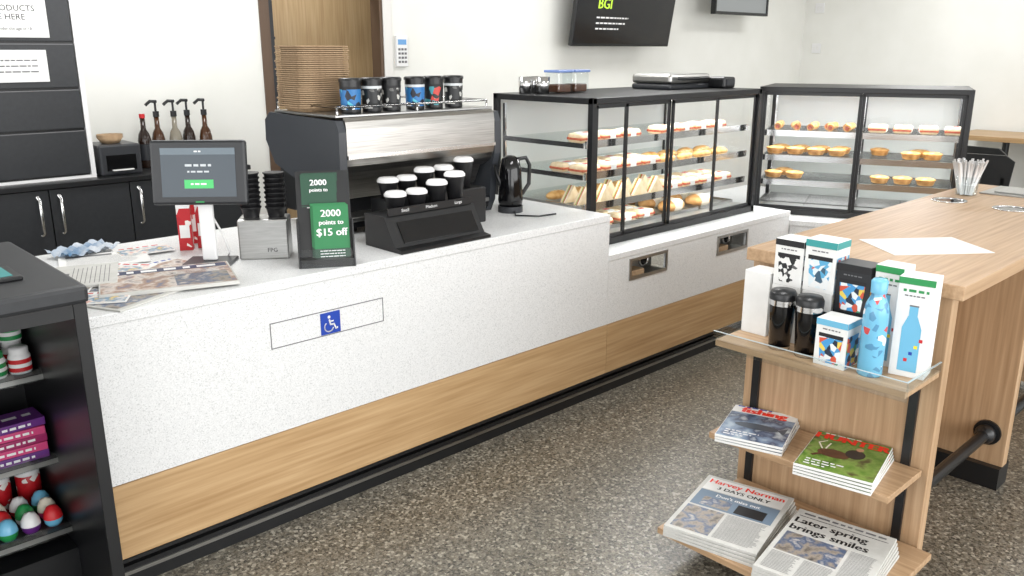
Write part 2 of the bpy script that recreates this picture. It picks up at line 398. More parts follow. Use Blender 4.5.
# foods
pie=MB().lathe([(0,0),(.038,0),(.046,.004),(.054,.03),(.058,.032),(.055,.038)],crust,seg=20).lathe([(.055,.038),(.03,.046),(0,.048)],crust2,seg=20).mesh('meat_pie')
def blob(sx,sy,sz,mat,extra=None):
    m=MB(); bm=bmesh.new(); bmesh.ops.create_icosphere(bm,subdivisions=3,radius=1)
    for v in bm.verts:
        c=v.co; c.z=max(c.z,-.7); v.co=Vector((c.x*sx*(1+.08*math.sin(5*c.y)),c.y*sy,(c.z+.7)*sz))
    m.bm(bm,mat,True)
    if extra: extra(m)
    return m
roll=blob(.075,.036,.026,crust2,lambda m:[m.stroke([(x-.01,-.02),(x+.01,.02)],.004,.0455,cream) for x in (-.04,-.013,.013,.04)]).mesh('bread_roll')
saus=MB().tube([(-.065,0,.022),(-.03,0,.024),(.03,0,.024),(.065,0,.022)],.022,crust2,seg=12).tube([(-.071,0,.022),(.071,0,.022)],.013,meat,seg=10).mesh('sausage_roll')
sw=MB()
for a,b,mt in ((0,.012,breadm),(.012,.018,lettuce),(.018,.026,meat),(.026,.031,cream),(.031,.043,breadm)):
    sw.prism([(-.06,0),(.06,0),(0,.085)],a,b,mt,'Z',M=Matrix.Rotation(R(90),4,'X'))
sw.box(-.064,-.046,-.001,.064,.003,.003,acryl)
sw=sw.mesh('sandwich_wedge')
wrap=MB().box(-.07,-.05,0,.07,.05,.045,breadm,.014).box(-.071,-.051,.012,.071,.051,.026,meat,.004).box(-.03,-.052,.0,.03,.052,.0465,paper,.01).box(-.02,-.02,.0465,.02,.01,.047,red).mesh('wrapped_sandwich')
loaf=blob(.10,.06,.04,crust,lambda m:m.box(-.04,-.062,.0,.04,.062,.069,cream,.02)).mesh('wrapped_loaf')
tray=MB().box(-.17,-.2,0,.17,.2,.006,steelv).box(-.17,-.2,.006,-.166,.2,.018,steelv).box(.166,-.2,.006,.17,.2,.018,steelv).box(-.166,-.2,.006,.166,-.196,.018,steelv).box(-.166,.196,.006,.166,.2,.018,steelv).mesh('baking_tray')
def lay(me,name,label,cat,group,pts,z,jit=10,rz=0,T=None):
    for x,y in pts:
        p=(x,y,z)
        if T is not None: p=tuple(T@Vector(p))
        solo(me,name,p,label,cat,rz+random.uniform(-jit,jit),group)
zs=[C1[2]+.0455,C1[2]+.1965,C1[2]+.3515,C1[2]+.5065]
z=zs[0]
WS=('wrapped_sandwich','wrapped filled sandwich with red label on glass shelf','sandwich','wrapped sandwiches')
for x in (3.30,3.66,4.02,4.38): solo(tray,'baking_tray',(x,3.02,z),'stainless baking tray in the glass cabinet','tray',0,'trays in the food cabinet')
lay(wrap,'wrapped_sandwich','wrapped filled sandwich with red label on tray','sandwich','wrapped sandwiches',[(x,y) for x in (3.22,3.38,3.58,3.74) for y in (2.90,3.02,3.14)],z+.0065,5)
lay(loaf,'wrapped_loaf','brown filled loaf in paper sleeve on tray','bread','wrapped loaves',[(x,y) for x in (4.03,4.30) for y in (2.90,3.05,3.18)],z+.0065,8)
lay(sw,'sandwich_wedge','white bread sandwich wedge with red and green filling','sandwich','sandwich wedges',[(3.2+.145*i,y) for i in range(5) for y in (2.86,2.95)],zs[1]+.001,4)
lay(wrap,*WS,[(3.92+.165*i,y) for i in range(4) for y in (2.85,2.98)],zs[1],5)
lay(roll,'bread_roll','golden filled bread roll on glass shelf','bread roll','bread rolls',[(3.22+.17*i,3.05) for i in range(4)],zs[1],12)
lay(wrap,*WS,[(3.21+.165*i,y) for i in range(4) for y in (2.85,2.98)],zs[2],5)
lay(roll,'bread_roll','golden filled bread roll on glass shelf','bread roll','bread rolls',[(3.88+.17*i,y) for i in range(4) for y in (2.84,2.96)],zs[2],12)
lay(wrap,*WS,[(3.21+.165*i,2.86) for i in range(3)],zs[3],5)
lay(wrap,*WS,[(3.85+.165*i,2.86) for i in range(4)],zs[3],5)
# cabinet two (local coordinates of the angled cabinet)
zs=[.0455,.1965,.3515,.5065]
rk=MB()
for i in range(22): rk.box(-.27,-.19+i*.018,.012,.27,-.187+i*.018,.015,chrome)
for x in (-.27,0,.268): rk.box(x,-.19,.0,x+.003,.19,.012,chrome)
rk=rk.mesh('wire_rack')
for x in (.31,.875):
    for k,z in enumerate(zs): lay(rk,'wire_rack','chrome wire cooling rack inside the pie cabinet','wire rack','wire racks in the pie cabinet',[(x,.30)],z,0,A2,T2)
dz=.0155
PL=('meat_pie','round golden meat pie on wire rack','pie','meat pies')
lay(saus,'sausage_roll','golden sausage roll on wire rack','sausage roll','sausage rolls',[(.11+.105*i,.14+.09*j) for i in range(5) for j in range(2)],zs[3]+dz,15,20,T2)
lay(wrap,'wrapped_sandwich','wrapped filled sandwich with red label on wire rack','sandwich','wrapped sandwiches',[(.70+.14*i,.17) for i in range(4)],zs[3]+dz,6,A2+90,T2)
lay(pie,*PL,[(.10+.125*i,.16) for i in range(4)]+[(.12+.125*i,.29) for i in range(4)]+[(.90,.16),(1.02,.17),(.95,.29),(.72,.3)],zs[2]+dz,0,0,T2)
lay(pie,*PL,[(.10,.16),(.23,.17),(.15,.3),(.74,.16),(.87,.17),(1.0,.16)],zs[1]+dz,0,0,T2)
# on top of cabinet 1
cupm=MB().lathe([(0,0),(.033,0),(.036,.085),(.033,.085),(.03,.004),(0,.004)],chrome,seg=20).mesh('steel_jug')
for x,y in ((3.18,3.25),(3.24,3.18),(3.27,3.28)): solo(cupm,'steel_cup',(x,y,1.45),'stainless milk cup on top of the food cabinet','cup',0,'steel cups on the cabinet')
e=thing('food_container',(3.36,3.18,1.45),'clear container with blue clip lid holding brown contents','container',group='lidded containers on the cabinet')
part(MB().box(-.055,-.05,0,.055,.05,.105,acryl,.008),'body',e)
part(MB().box(-.048,-.043,.004,.048,.043,.045,choc,.006),'contents',e)
part(MB().box(-.06,-.055,.105,.06,.055,.118,pm('blue_lid',(110,135,190),.4),.004),'lid',e)
dup(e,(3.49,3.18,1.45))
e=thing('grill_press',(4.27,3.12,1.45),'silver flat grill press on top of the glass cabinet','grill press')
part(MB().box(-.2,-.14,.0,.2,.14,.03,dgrey,.01),'base',e)
part(MB().box(-.2,-.14,.032,.2,.14,.085,steel,.015),'lid',e)
part(MB().tube([(-.12,-.13,.06),(-.12,-.18,.06),(.12,-.18,.06),(.12,-.13,.06)],.009,black),'handle',e)
e=thing('label_printer',(4.515,2.95,1.45),'small black appliance box beside the grill press','appliance')
part(MB().box(-.06,-.08,0,.06,.08,.065,black,.012),'body',e); part(MB().box(-.045,-.085,.02,.045,-.079,.05,dgrey),'front_panel',e)
# ---------------------------------------------------------------- espresso machine
e=thing('espresso_machine',(1.89,3.0,.92),'large espresso machine with stainless back panel and dark grey sides','coffee machine')
W=.81
prof=[(.05,.47),(.012,.465),(.0,.45),(.0,.30),(.012,.27),(.07,.235),(.10,.20),(.52,.24),(.54,.44),(.52,.47)]
part(MB().prism(prof,.0,W,steel,'X'),'body',e,label='brushed stainless housing')
part(MB().box(.0,.10,.05,W,.5,.235,black,.01).box(.02,-.02,.055,W-.02,.12,.075,steelv,.004).box(.02,-.01,.03,W-.02,.14,.055,black),'base',e)
sp=[(-.02,.475),(.52,.485),(.565,.45),(.57,.36),(.50,.26),(.30,.20),(.16,.15),(.12,.03),(.12,.0),(.03,.0),(.0,.06),(-.01,.20),(-.035,.28),(-.04,.43)]
sidem=pm('machine_side_grey',(60,63,68),.28)
for x in (-.035,W):
    part(MB().prism(sp,x,x+.035,sidem,'X'),'side_panel',e)
pp=[(-.020,.486),(-.032,.470),(-.038,.44),(-.038,.33),(-.030,.290),(-.015,.262),(.01,.243),(.05,.222)]
pi=[(.05,.234),(.012,.255),(-.008,.273),(-.022,.297),(-.029,.335),(-.016,.484)]
part(MB().prism(pp+pi,.002,W-.002,machsteel,'X',smooth=False),'back_panel',e,label='brushed stainless back panel')
part(MB().prism([(-.046,.335),(-.036,.335),(-.036,.32),(-.046,.32)],.002,W-.002,chrome,'X'),'trim_bar',e,label='chrome trim bar')
part(MB().prism([(.045,.225),(.065,.215),(.10,.14),(.09,.135)],.02,W-.02,machsteel,'X'),'lower_panel',e)
part(MB().box(-.02,0,.485,W+.02,.5,.495,steelv,.002),'cup_tray',e)
m=MB()
m.tube([(0,.02,.525),(W,.02,.525),(W,.5,.525),(0,.5,.525),(0,.02,.525)],.005,chrome)
for x,y in ((0,.02),(W/2,.02),(W,.02),(W,.5),(0,.5)): m.tube([(x,y,.49),(x,y,.525)],.005,chrome)
part(m,'cup_rail',e,label='chrome rail')
for x in (.15,.55):
    m=MB().cyl(x,.5,.2,.26,.035,chrome).tube([(x,.52,.21),(x,.66,.19)],.014,black)
    part(m,'group_head',e)
for x in (.08,W-.08):
    for y in (.08,.45): part(MB().cyl(x,y,0,.06,.022,black),'foot',e)
ZT=.92+.495
tr=MB()
def rr(w,h,r,n=4):
    o=[]
    for cx,cy,a0 in ((w-r,h-r,0),(-w+r,h-r,90),(-w+r,-h+r,180),(w-r,-h+r,270)):
        for k in range(n+1):
            a=R(a0+90*k/n); o.append((cx+r*math.cos(a),cy+r*math.sin(a)))
    return o
P0=rr(.095,.095,.04);P1=rr(.115,.115,.05);P2=rr(.128,.128,.055)
v=[(a,b,0) for a,b in P0]+[(a,b,.022) for a,b in P1]+[(a,b,.022) for a,b in P2]+[(a,b,.017) for a,b in P2]
n=len(P0)
tr.add(v,[tuple(range(n))]+[(i+k*n,(i+1)%n+k*n,(i+1)%n+(k+1)*n,i+(k+1)*n) for k in range(3) for i in range(n)],kraft)
for cx in (-.052,.052):
    for cy in (-.052,.052): tr.lathe([(.034,.002),(.04,.018),(.032,.018),(.028,.004)],kraft,(cx,cy,0),14)
tr=tr.mesh('cup_carrier_tray')
for i in range(30):
    solo(tr,'cup_carrier_tray',(1.98+random.uniform(-.004,.004),3.34+random.uniform(-.004,.004),ZT+.001+i*.0086),'brown moulded pulp cup carrier stacked on the coffee machine','cup carrier',random.uniform(-1.5,1.5),'stacked cup carriers')
def pcup(mat,h=.125,r0=.03,r1=.044,lid=black):
    return (MB().lathe([(0,0),(r0,0),(r1,h-.008),(r1+.002,h-.004)],mat,seg=24),MB().lathe([(r1+.003,h-.006),(r1+.003,h+.002),(r1-.002,h+.008),(r1-.006,h+.012),(0,h+.012)],lid,seg=24))
wb=pm('label_white',(200,204,206),.4)
for i,(x,mt,bd) in enumerate([(2.00,pat7,ink),(2.105,pat2,wb),(2.205,pat2,ink),(2.335,pat7,wb),(2.44,pat3,ink),(2.555,pat2,wb)]):
    rt=thing('takeaway_cup',(x,3.085,ZT+.001),'dark printed takeaway cup with colourful label on the coffee machine','cup',group='printed cups on the coffee machine')
    h=.135
    part(MB().lathe([(0,0),(.040,0),(.041,.004),(.041,.016)],black,seg=24).lathe([(.041,.016),(.044,h*.72)],mt,seg=24).lathe([(.044,h*.72),(.0445,h*.80)],bd,seg=24).lathe([(.0445,h*.80),(.045,h-.006)],black,seg=24),'cup_body',rt)
    part(MB().lathe([(.048,h-.008),(.048,h+.002),(.043,h+.007),(0,h+.007)],black,seg=24),'lid',rt)
# ---------------------------------------------------------------- cup size stand + lidded cups
e=thing('cup_size_stand',(2.08,2.6,.92),'black cup display stand with sloped screen front on the counter','display stand')
part(MB().prism([(-.04,0),(.20,0),(.20,.13),(.07,.13),(-.0,.018),(-.04,.012)],-.228,.228,black,'X'),'body',e)
Ms=TR(0,.030,.0665)@Matrix.Rotation(R(58),4,'X')
part(MB().box(-.18,-.045,-.001,.20,.045,.004,blackg,.001,Ms),'screen',e)
m=MB().box(-.21,.062,.131,.21,.07,.16,black)
for t,x in (('Small',-.13),('Medium',0),('Large',.14)): m.text(t,.018,white,x,.0,.0005,TR(0,.0615,.146)@FX)
part(m,'size_sign',e)
bc=pm('cup_black',(30,30,32),.45)
def lidded(h,loc,first=[None]):
    rt=thing('lidded_cup',loc,'black takeaway cup with white lid on the display stand','cup',group='lidded cups on the display stand')
    a,b=pcup(bc,h,.028,.042,white); part(a,'cup_body',rt); part(b,'lid',rt,label='white lid'); return rt
c1=lidded(.07,(1.95,2.725,1.051)); c2=lidded(.095,(2.16,2.725,1.051)); c3=lidded(.12,(2.255,2.725,1.051))
dup(c1,(2.055,2.725,1.051))
pl=thing('riser_platform',(2.25,2.84,.92),'black riser platform carrying extra cups behind the display stand','riser')
part(MB().box(-.27,-.015,0,.27,.105,.16,black,.006),'body',pl)
for c,x in ((c1,2.03),(c1,2.125),(c2,2.22),(c2,2.325),(c3,2.44)): dup(c,(x,2.885,1.081))
e=thing('milk_kettle',(2.77,2.93,.92),'black kettle with handle and gooseneck beside the coffee machine','kettle',rz=-20)
part(MB().cyl(0,0,0,.03,.06,dgrey),'base',e)
part(MB().lathe([(0,.03),(.055,.03),(.06,.06),(.052,.2),(.042,.255),(.018,.268),(0,.27)],blackg,seg=28),'body',e)
part(MB().tube([(.04,0,.25),(.08,0,.255),(.10,0,.22),(.097,0,.13),(.06,0,.08)],.010,black),'handle',e)
part(MB().tube([(-.045,0,.12),(-.07,0,.18),(-.08,0,.23)],.01,black),'spout',e)
part(MB().tube([(0,-.055,.01),(-.03,-.13,.006),(.06,-.19,.006),(.16,-.17,.006)],.004,black),'cable',e)
# ---------------------------------------------------------------- tablet kiosk
e=thing('tablet_kiosk',(1.265,2.93,.92),'black framed tablet on white stand with square dark base','tablet',rz=-40)
part(MB().box(-.085,-.075,0,.085,.075,.012,dgrey,.004),'base',e)
part(MB().box(-.026,-.0,.012,.026,.02,.26,white,.006),'stand',e)
Mt=TR(0,-.02,.335)@Matrix.Rotation(R(-8),4,'X')
part(MB().box(-.165,-.012,-.113,.165,.016,.113,pm('tablet_case_black',(34,36,39),.4),.01,Mt),'case',e)
m=MB(); Mf=Mt@TR(0,-.0135,0)@FX
scr=pm('tablet_screen',(46,56,64),.25,emit=.5)
m.quad(-.128,-.085,.128,.085,0,scr,Mf); m.quad(-.128,.062,.128,.085,.0005,pm('tablet_header',(84,96,104),.3,emit=.4),Mf)
m.quad(-.05,-.055,.05,-.025,.0006,pm('button_green',(50,160,84),.3,emit=.6),Mf)
gsc=pm('screen_text_grey',(190,196,200),.5)
m.greek(-.028,.028,-.040,.006,.001,white,Mf,.016).greek(-.045,.045,.025,.008,.001,gsc,Mf,.02).greek(-.038,.038,.003,.006,.001,gsc,Mf,.016).greek(-.012,.012,.073,.005,.001,white,Mf,.01)
m.quad(-.015,-.105,.015,-.1,.0005,green,Mf)
part(m,'screen',e)
part(MB().tube([(0,.03,.2),(.04,.05,.1),(.06,.05,.03),(.04,.09,.006),(-.02,.1,.006)],.004,white),'cable',e)
e=thing('cup_dispenser',(1.475,2.90,.92),'stainless cup dispenser holding stacks of black cups','dispenser',rz=-35)
part(MB().box(-.09,-.06,0,.09,.06,.15,steelv,.006).text('FPG',.022,ink,.03,-.04,0,TR(0,-.0612,.075)@FX),'body',e)
for x in (-.045,.045):
    m=MB()
    for i in range(8): m.lathe([(.028,.15+i*.018),(.036,.185+i*.018),(.039,.186+i*.018),(.039,.19+i*.018)],bc,(x,0,0),18)
    m.lathe([(.038,.316),(.0,.316)],bc,(x,0,0),18)
    part(m,'cup_stack',e,label='stacked black cups')
m=MB().box(-.025,-.018,0,.025,.018,.19,patred,.002).box(-.018,-.0195,.05,.018,-.018,.10,paper).box(-.025,-.0185,.165,.025,-.018,.185,white)
rc=m.mesh('straw_carton')
for x,y,a in ((1.30,3.21,-30),(1.37,3.20,-38),(1.37,3.31,-20)): solo(rc,'straw_carton',(x,y,.92),'small upright red and white printed carton on the counter','carton',a,'red cartons on the counter')
# ---------------------------------------------------------------- brochure stand
e=thing('brochure_stand',(1.585,2.655,.92),'black two-tier brochure holder with green promotional leaflets','brochure holder',rz=-30)
part(MB().prism([(-.08,0),(.09,0),(.09,.012),(.0,.012),(.07,.325),(.06,.328),(-.03,.03),(-.08,.03)],-.095,.095,black,'X')
     .prism([(-.08,0),(.06,0),(.03,.16),(-.035,.16)],-.10,-.094,black,'X').prism([(-.08,0),(.06,0),(.03,.16),(-.035,.16)],.094,.10,black,'X'),'holder',e)
part(MB().add([(-.09,-.087,0),(.09,-.087,0),(.09,-.087,.07),(-.09,-.087,.07)],[(0,1,2,3)],acryl),'front_pocket',e,label='clear acrylic pocket')
dg=pm('leaf_green',(30,116,66),.45); dk=pm('deep_green',(16,66,44),.4)
def leaf(name,par,Ml,w,h,txt,base):
    m=MB().box(-w/2,-.001,0,w/2,.001,h,base,.0003,Ml)
    Mx=Ml@TR(0,-.0016,h/2)@FX
    m.quad(-w/2,-h/2,w/2,-h*.28,.0,dk,Mx)
    for t,s,y in txt: m.text(t,s,white,0,y,.0006,Mx,bold=1)
    for k in range(3): m.greek(-w*.35,w*.35,-h*(.32+.05*k),.003,.0006,white,Mx,.014)
    return part(m,name,par,label='green promotional leaflet')
for k in range(4):
    Ma=TR(0.022-.003*k,-.054+.004*k,.018+.002*k)@Matrix.Rotation(R(-14),4,'X')
    leaf('leaflet',e,Ma,.125,.20,[('2000',.036,.07),('points to',.024,.038),('$15 off',.038,.002)] if k==0 else [],dg)
for k in range(3):
    Mb=TR(-.015+.003*k,.018+.004*k,.175+.002*k)@Matrix.Rotation(R(-12),4,'X')
    leaf('leaflet',e,Mb,.125,.145,[('2000',.03,.042),('points to',.018,.016)] if k==0 else [],dk)
# ---------------------------------------------------------------- papers on counter
def lines(m,x0,x1,y0,y1,z,step=.007,mat=inkg,t=.0022):
    y=y1
    while y>y0:
        m.quad(x0,y-t,x1-(random.random()*.15*(x1-x0)),y,z,mat); y-=step
def flat(w,h,t,mat): return MB().box(-w/2,-h/2,0,w/2,h/2,t,mat,min(.001,t*.3))
m=flat(.42,.30,.012,newsp); z=.0125
m.quad(-.205,-.14,.205,.145,z-.0003,photo4).quad(.02,-.13,.19,.02,z,photo3).quad(-.2,.085,.2,.135,z,pm('masthead_navy',(28,40,80),.5))
m.greek(-.17,.17,.11,.028,z+.0004,white,None,.05)
lines(m,.02,.19,.03,.065,z,mat=white)
solo(m,'magazine',(1.05,2.78,.9265),'colourful magazine with dark title lying on the counter','magazine',-18)
m=flat(.40,.28,.006,newsp); z=.0065
m.quad(-.19,-.12,.0,.12,z,photo3); m.quad(.01,0,.19,.12,z,photo4); lines(m,.01,.19,-.12,-.01,z)
solo(m,'newspaper',(.93,2.75,.92),'folded newspaper lying on the counter end','newspaper',25)
for i,(x,y,a,w,h,mt) in enumerate([(.87,3.15,30,.3,.21,paper),(1.0,3.24,-15,.3,.21,paper),(.86,3.0,70,.3,.2,newsp)]):
    m=flat(w,h,.003+.003*i,mt); z=.0034+.003*i
    lines(m,-w*.42,w*.42,-h*.4,h*.2,z,.014); m.quad(-w*.42,h*.25,w*.1,h*.38,z,blue if i==0 else inkg)
    solo(m,'paper_sheet',(x,y,.92+(0,.0035,.0105)[i]),'loose printed paper sheets on the counter','paper',a,'loose papers on the counter')
for i,(x,y,a,mt,zz) in enumerate([(.80,2.72,-30,photo5,.9275),(1.12,3.02,15,photo4,.92),(.98,3.02,-50,photo5,.9345),(.78,2.90,60,photo3,.9275),(1.16,3.28,-5,photo5,.9275)]):
    m=flat(.20,.14,.003,paper); m.quad(-.095,-.065,.095,.03,.0035,mt); m.greek(-.08,.08,.05,.014,.0035,blue if i%2 else red,None,.03)
    solo(m,'leaflet',(x,y,zz),'small colourful advertising leaflet lying on the counter papers','leaflet',a,'leaflets on the counter')
cl=MB(); n=16; vs=[];fs=[]
for j in range(n+1):
    for i in range(n+1):
        x=(i/n-.5)*.22;y=(j/n-.5)*.14; vs.append((x,y,.012+.009*math.sin(i*1.3+j*.5)+.006*math.sin(j*1.7)))
for j in range(n):
    for i in range(n): a=j*(n+1)+i; fs.append((a,a+1,a+n+2,a+n+1))
cl.add(vs,fs,noisy('blue_cloth',((60,110,150),(210,214,218)),12,rough=.9),True)
o=solo(cl,'cleaning_cloth',(.98,3.40,.93),'crumpled blue and white cloth on the counter','cloth',20)
# ---------------------------------------------------------------- back cabinets and signs
e=thing('back_cupboard',(0.1,5.2,0),'black low cupboard run with vertical chrome handles','cupboard')
part(MB().box(.1,5.22,.08,2.55,5.685,.92,dgrey2),'body',e,True)
part(MB().box(.1,5.24,0,2.55,5.685,.08,black),'plinth',e,True)
part(MB().box(.08,5.18,.92,2.57,5.685,.95,black,.003),'worktop',e,True)
xs=[.1,.71,1.36,1.80,2.55]
for i in range(4):
    d=part(MB().box(xs[i]+.004,5.2,.09,xs[i+1]-.004,5.22,.915,dgrey2,.002),'door',e,True)
    hx={0:xs[1]-.06,1:xs[2]-.06,2:xs[2]+.05,3:xs[3]+.05}[i]
    hh=MB().tube([(hx,5.2,.88),(hx,5.165,.865),(hx,5.165,.68),(hx,5.2,.665)],.009,chrome)
    hh.v=[c-Vector(e.location) for c in hh.v]
    part(hh,'handle',d,label='chrome handle')
e=thing('tobacco_cabinet',(.4,5.3,.95),'black flap-front tobacco cabinet with white edge trim','cabinet')
part(MB().box(.4,5.32,.95,1.63,5.68,2.5,black),'body',e,True)
part(MB().box(1.63,5.295,.95,1.655,5.68,2.5,white).box(.4,5.295,.95,1.63,5.32,.965,white),'edge_trim',e,True,'white edge trim')
zl=[.97,1.23,1.46,1.71,1.96,2.21,2.46]
for a,b in zip(zl,zl[1:]):
    part(MB().box(.41,5.30,a+.006,1.625,5.32,b-.006,dgrey2,.003).box(.41,5.297,b-.012,1.625,5.30,b-.007,inkg),'flap',e,True)
m=MB().box(-.27,-.002,-.1,.27,.002,.1,paper); M=TR(0,-.0025,0)@FX
m.text('SMOKING PRODUCTS',.043,ink,0,.05,0,M).text('AVAILABLE HERE',.043,ink,0,.005,0,M).text('Not for sale to persons under the age of 18',.021,ink,0,-.055,0,M)
solo(m,'notice_sign',(1.235,5.294,1.835),'white notice reading smoking products available here','sign')
m=MB().box(-.25,-.002,-.085,.25,.002,.085,paper)
for i in range(3): m.greek(-.2,.2,.03-.03*i,.007,0,inkg,M,.035)
solo(m,'notice_sign',(1.225,5.294,1.585),'white printed notice with three lines of small print','sign')
e=thing('receipt_printer',(1.80,5.42,.95),'black receipt printer with open front slot','printer')
part(MB().box(-.12,-.14,0,.12,.12,.18,dgrey,.012),'body',e)
part(MB().box(-.085,-.146,.03,.085,-.138,.12,blackg),'paper_slot',e)
part(MB().box(-.06,-.17,.03,.06,-.14,.035,paper),'receipt',e)
bw=MB().lathe([(0,0),(.05,0),(.075,.035),(.072,.035),(.048,.004),(0,.004)],kraft,seg=22).mesh('paper_bowl')
for i in range(3): solo(bw,'paper_bowl',(1.79,5.40,1.131+.008*i),'brown paper bowl stacked on the printer','bowl',0,'stacked paper bowls')
amb=[pm('syrup_dark',(38,26,20),.15),pm('syrup_amber',(70,42,22),.15),pm('syrup_clear',(130,124,110),.15)]
for i in range(5):
    x=2.03+.10*i; 
    rt=thing('syrup_bottle',(x,5.5+.03*(i%2),.95),'glass syrup bottle with pump top on the back cupboard','bottle',group='syrup bottles')
    part(MB().lathe([(0,0),(.038,0),(.04,.01),(.04,.17),(.032,.21),(.016,.24),(.015,.31),(0,.31)],amb[i%3],seg=20),'bottle_body',rt)
    part(MB().lathe([(.0405,.05),(.0405,.15)],paper if i%2 else dgrey,seg=20),'label_band',rt)
    if i: part(MB().cyl(0,0,.31,.345,.019,black,14).cyl(0,0,.345,.40,.007,black,10).tube([(0.01,0,.405),(-.03,0,.408),(-.06,0,.385)],.010,black),'pump',rt,label='black pump')
    else: part(MB().cyl(0,0,.31,.335,.017,red,14),'cap',rt)
# ---------------------------------------------------------------- wall items
e=thing('wall_television',(6.65,5.455,2.12),'large black television tilted forward on a wall bracket','television')
Mt=TR(0,-.05,.01)@Matrix.Rotation(R(9),4,'X')
part(MB().box(-.73,-.02,-.43,.73,.03,.43,black,.008,Mt),'frame',e)
m=MB(); Mf=Mt@TR(0,-.0215,0)@FX; m.quad(-.715,-.405,.715,.415,0,screen,Mf)
m.text('BGI',.13,lime,-.34,-.05,.001,Mf,bold=1)
for i in range(3): m.greek(-.44,(.02,-.02,-.1)[i],-.17-.05*i,.014,.001,white,Mf,.05)
part(m,'screen',e)
part(MB().box(-.12,.03,-.12,.12,.244,.12,black).box(-.3,.03,-.02,.3,.06,.02,black),'bracket',e)
e=thing('wall_fan_heater',(8.62,5.45,2.35),'light grey metal box unit with dark edges mounted on wall','wall unit')
part(MB().box(-.52,-.06,-.3,.52,.0,.3,pm('unit_grey',(150,154,156),.35,.3),.01),'body',e)
part(MB().box(-.53,-.07,-.31,.53,-.01,-.28,black).box(.5,-.07,-.28,.53,-.01,.3,black).box(-.53,-.07,-.28,-.51,-.01,.3,black),'edge_trim',e,label='black edge trim')
part(MB().box(-.1,0,-.1,.1,.249,.1,black),'bracket',e)
e=thing('alarm_keypad',(4.18,5.7,1.54),'white alarm keypad with small blue display on wall','keypad')
part(MB().box(-.055,-.03,0,.055,0,.24,white,.006),'body',e)
part(MB().box(-.04,-.032,.17,.04,-.03,.21,pm('lcd_blue',(110,160,210),.2)),'display',e)
m=MB()
for i in range(3):
    for j in range(4): m.box(-.04+i*.03,-.034,.03+j*.032,-.02+i*.03,-.03,.047+j*.032,inkg,.001)
part(m,'keys',e)
sk=MB().box(-.012,-.06,-.06,0,.06,.06,white,.003).box(-.016,-.03,-.02,-.012,-.01,.02,paper).box(-.016,.01,-.02,-.012,.03,.02,paper).mesh('wall_socket')
for z in (2.18,1.69): solo(sk,'wall_socket',(XW,5.5,z),'white wall socket plate on the far wall','socket',0,'wall sockets')
# ---------------------------------------------------------------- far table and chairs
e=thing('side_table',(10.15,2.6,0),'oak-topped table against the wall','table')
part(MB().box(9.75,1.2,.75,10.55,3.45,.80,wood_y,.003),'top',e,True)
for y in (1.5,3.0): part(MB().cyl(10.15,y,.02,.75,.035,black).cyl(10.15,y,0,.02,.24,black),'leg',e,True)
ch=thing('cafe_chair',(7.75,2.45,0),'black moulded cafe chair with black legs near the table','chair',rz=-80,group='cafe chairs')
part(MB().box(-.22,-.21,.43,.22,.21,.46,black,.012),'seat',ch)
part(MB().prism([(-.2,.55),(.2,.55),(.22,.76),(.15,.81),(-.15,.81),(-.22,.76)],.19,.215,black,'Y').box(-.16,.19,.45,-.13,.21,.62,black).box(.13,.19,.45,.16,.21,.62,black),'backrest',ch)
for sx in (-1,1):
    for sy in (-1,1): part(MB().tube([(sx*.18,sy*.17,.43),(sx*.21,sy*.21,0)],.012,black),'leg',ch)
dup(ch,(8.35,2.75,0),-100); dup(ch,(7.95,1.75,0),-70)
# ---------------------------------------------------------------- wooden bench
BX=2.62
e=thing('coffee_bar_bench',(BX,.85,0),'tall oak bar bench with end shelves and black foot rail','bench counter')
part(MB().box(BX-.01,.82,.955,4.78,1.545,1.0,bench_x,.003),'benchtop',e,True)
part(MB().box(BX,.85,.03,BX+.05,1.52,.955,bench_z,.002),'end_panel',e,True)
part(MB().box(BX+.05,1.15,.1,4.70,1.51,.955,bench_x),'body',e,True)
part(MB().box(3.47,.86,.09,3.52,1.15,.955,bench_z,.002),'divider_panel',e,True)
part(MB().box(3.44,.86,0,3.55,1.15,.09,black),'divider_foot',e,True)
part(MB().box(4.70,.85,.03,4.75,1.52,.955,bench_z),'end_panel',e,True)
part(MB().box(BX+.05,1.15,0,4.72,1.50,.1,black).box(BX,.87,0,BX+.05,1.51,.03,black),'plinth',e,True)
m=MB().tube([(BX+.05,.93,.22),(4.70,.93,.22)],.022,black,seg=12)
m.cyl(0,0,0,.012,.05,black,20,TR(3.458,.93,.22)@Matrix.Rotation(R(90),4,'Y'))
bm=bmesh.new(); bmesh.ops.create_uvsphere(bm,u_segments=16,v_segments=10,radius=.038); m.bm(bm,black,True,TR(3.44,.93,.22))
part(m,'foot_rail',e,True,'black foot rail')
for y in (.92,1.47): part(MB().box(BX-.012,y-.014,.03,BX,y+.014,.93,black),'shelf_rail',e,True,'black slotted shelf rail')
def bshelf(z,x0,y0,y1,lip=None):
    m=MB().box(x0,y0,z-.022,BX-.012,y1,z,bench_y,.002)
    for y in (.92,1.47): m.prism([(x0+.04,z-.022),(BX-.012,z-.022),(BX-.012,z-.09)],y-.004,y+.004,black,'Y')
    s=part(m,'shelf',e,True)
    if lip:
        l=MB().box(x0-.006,y0-.006,z-.03,x0,y1+.006,z+lip,acryl).box(x0,y0-.006,z-.0,BX-.02,y0,z+lip,acryl).box(x0,y1,z,BX-.02,y1+.006,z+lip,acryl)
        em=pm('acrylic_edge',(180,192,194),.2)
        l.box(x0-.0062,y0-.0062,z+lip,x0+.0002,y1+.0062,z+lip+.0012,em).box(x0,y0-.0062,z+lip,BX-.02,y0,z+lip+.0012,em)
        l.v=[c-Vector(e.location) for c in l.v]; part(l,'shelf_guard',s,label='clear acrylic guard')
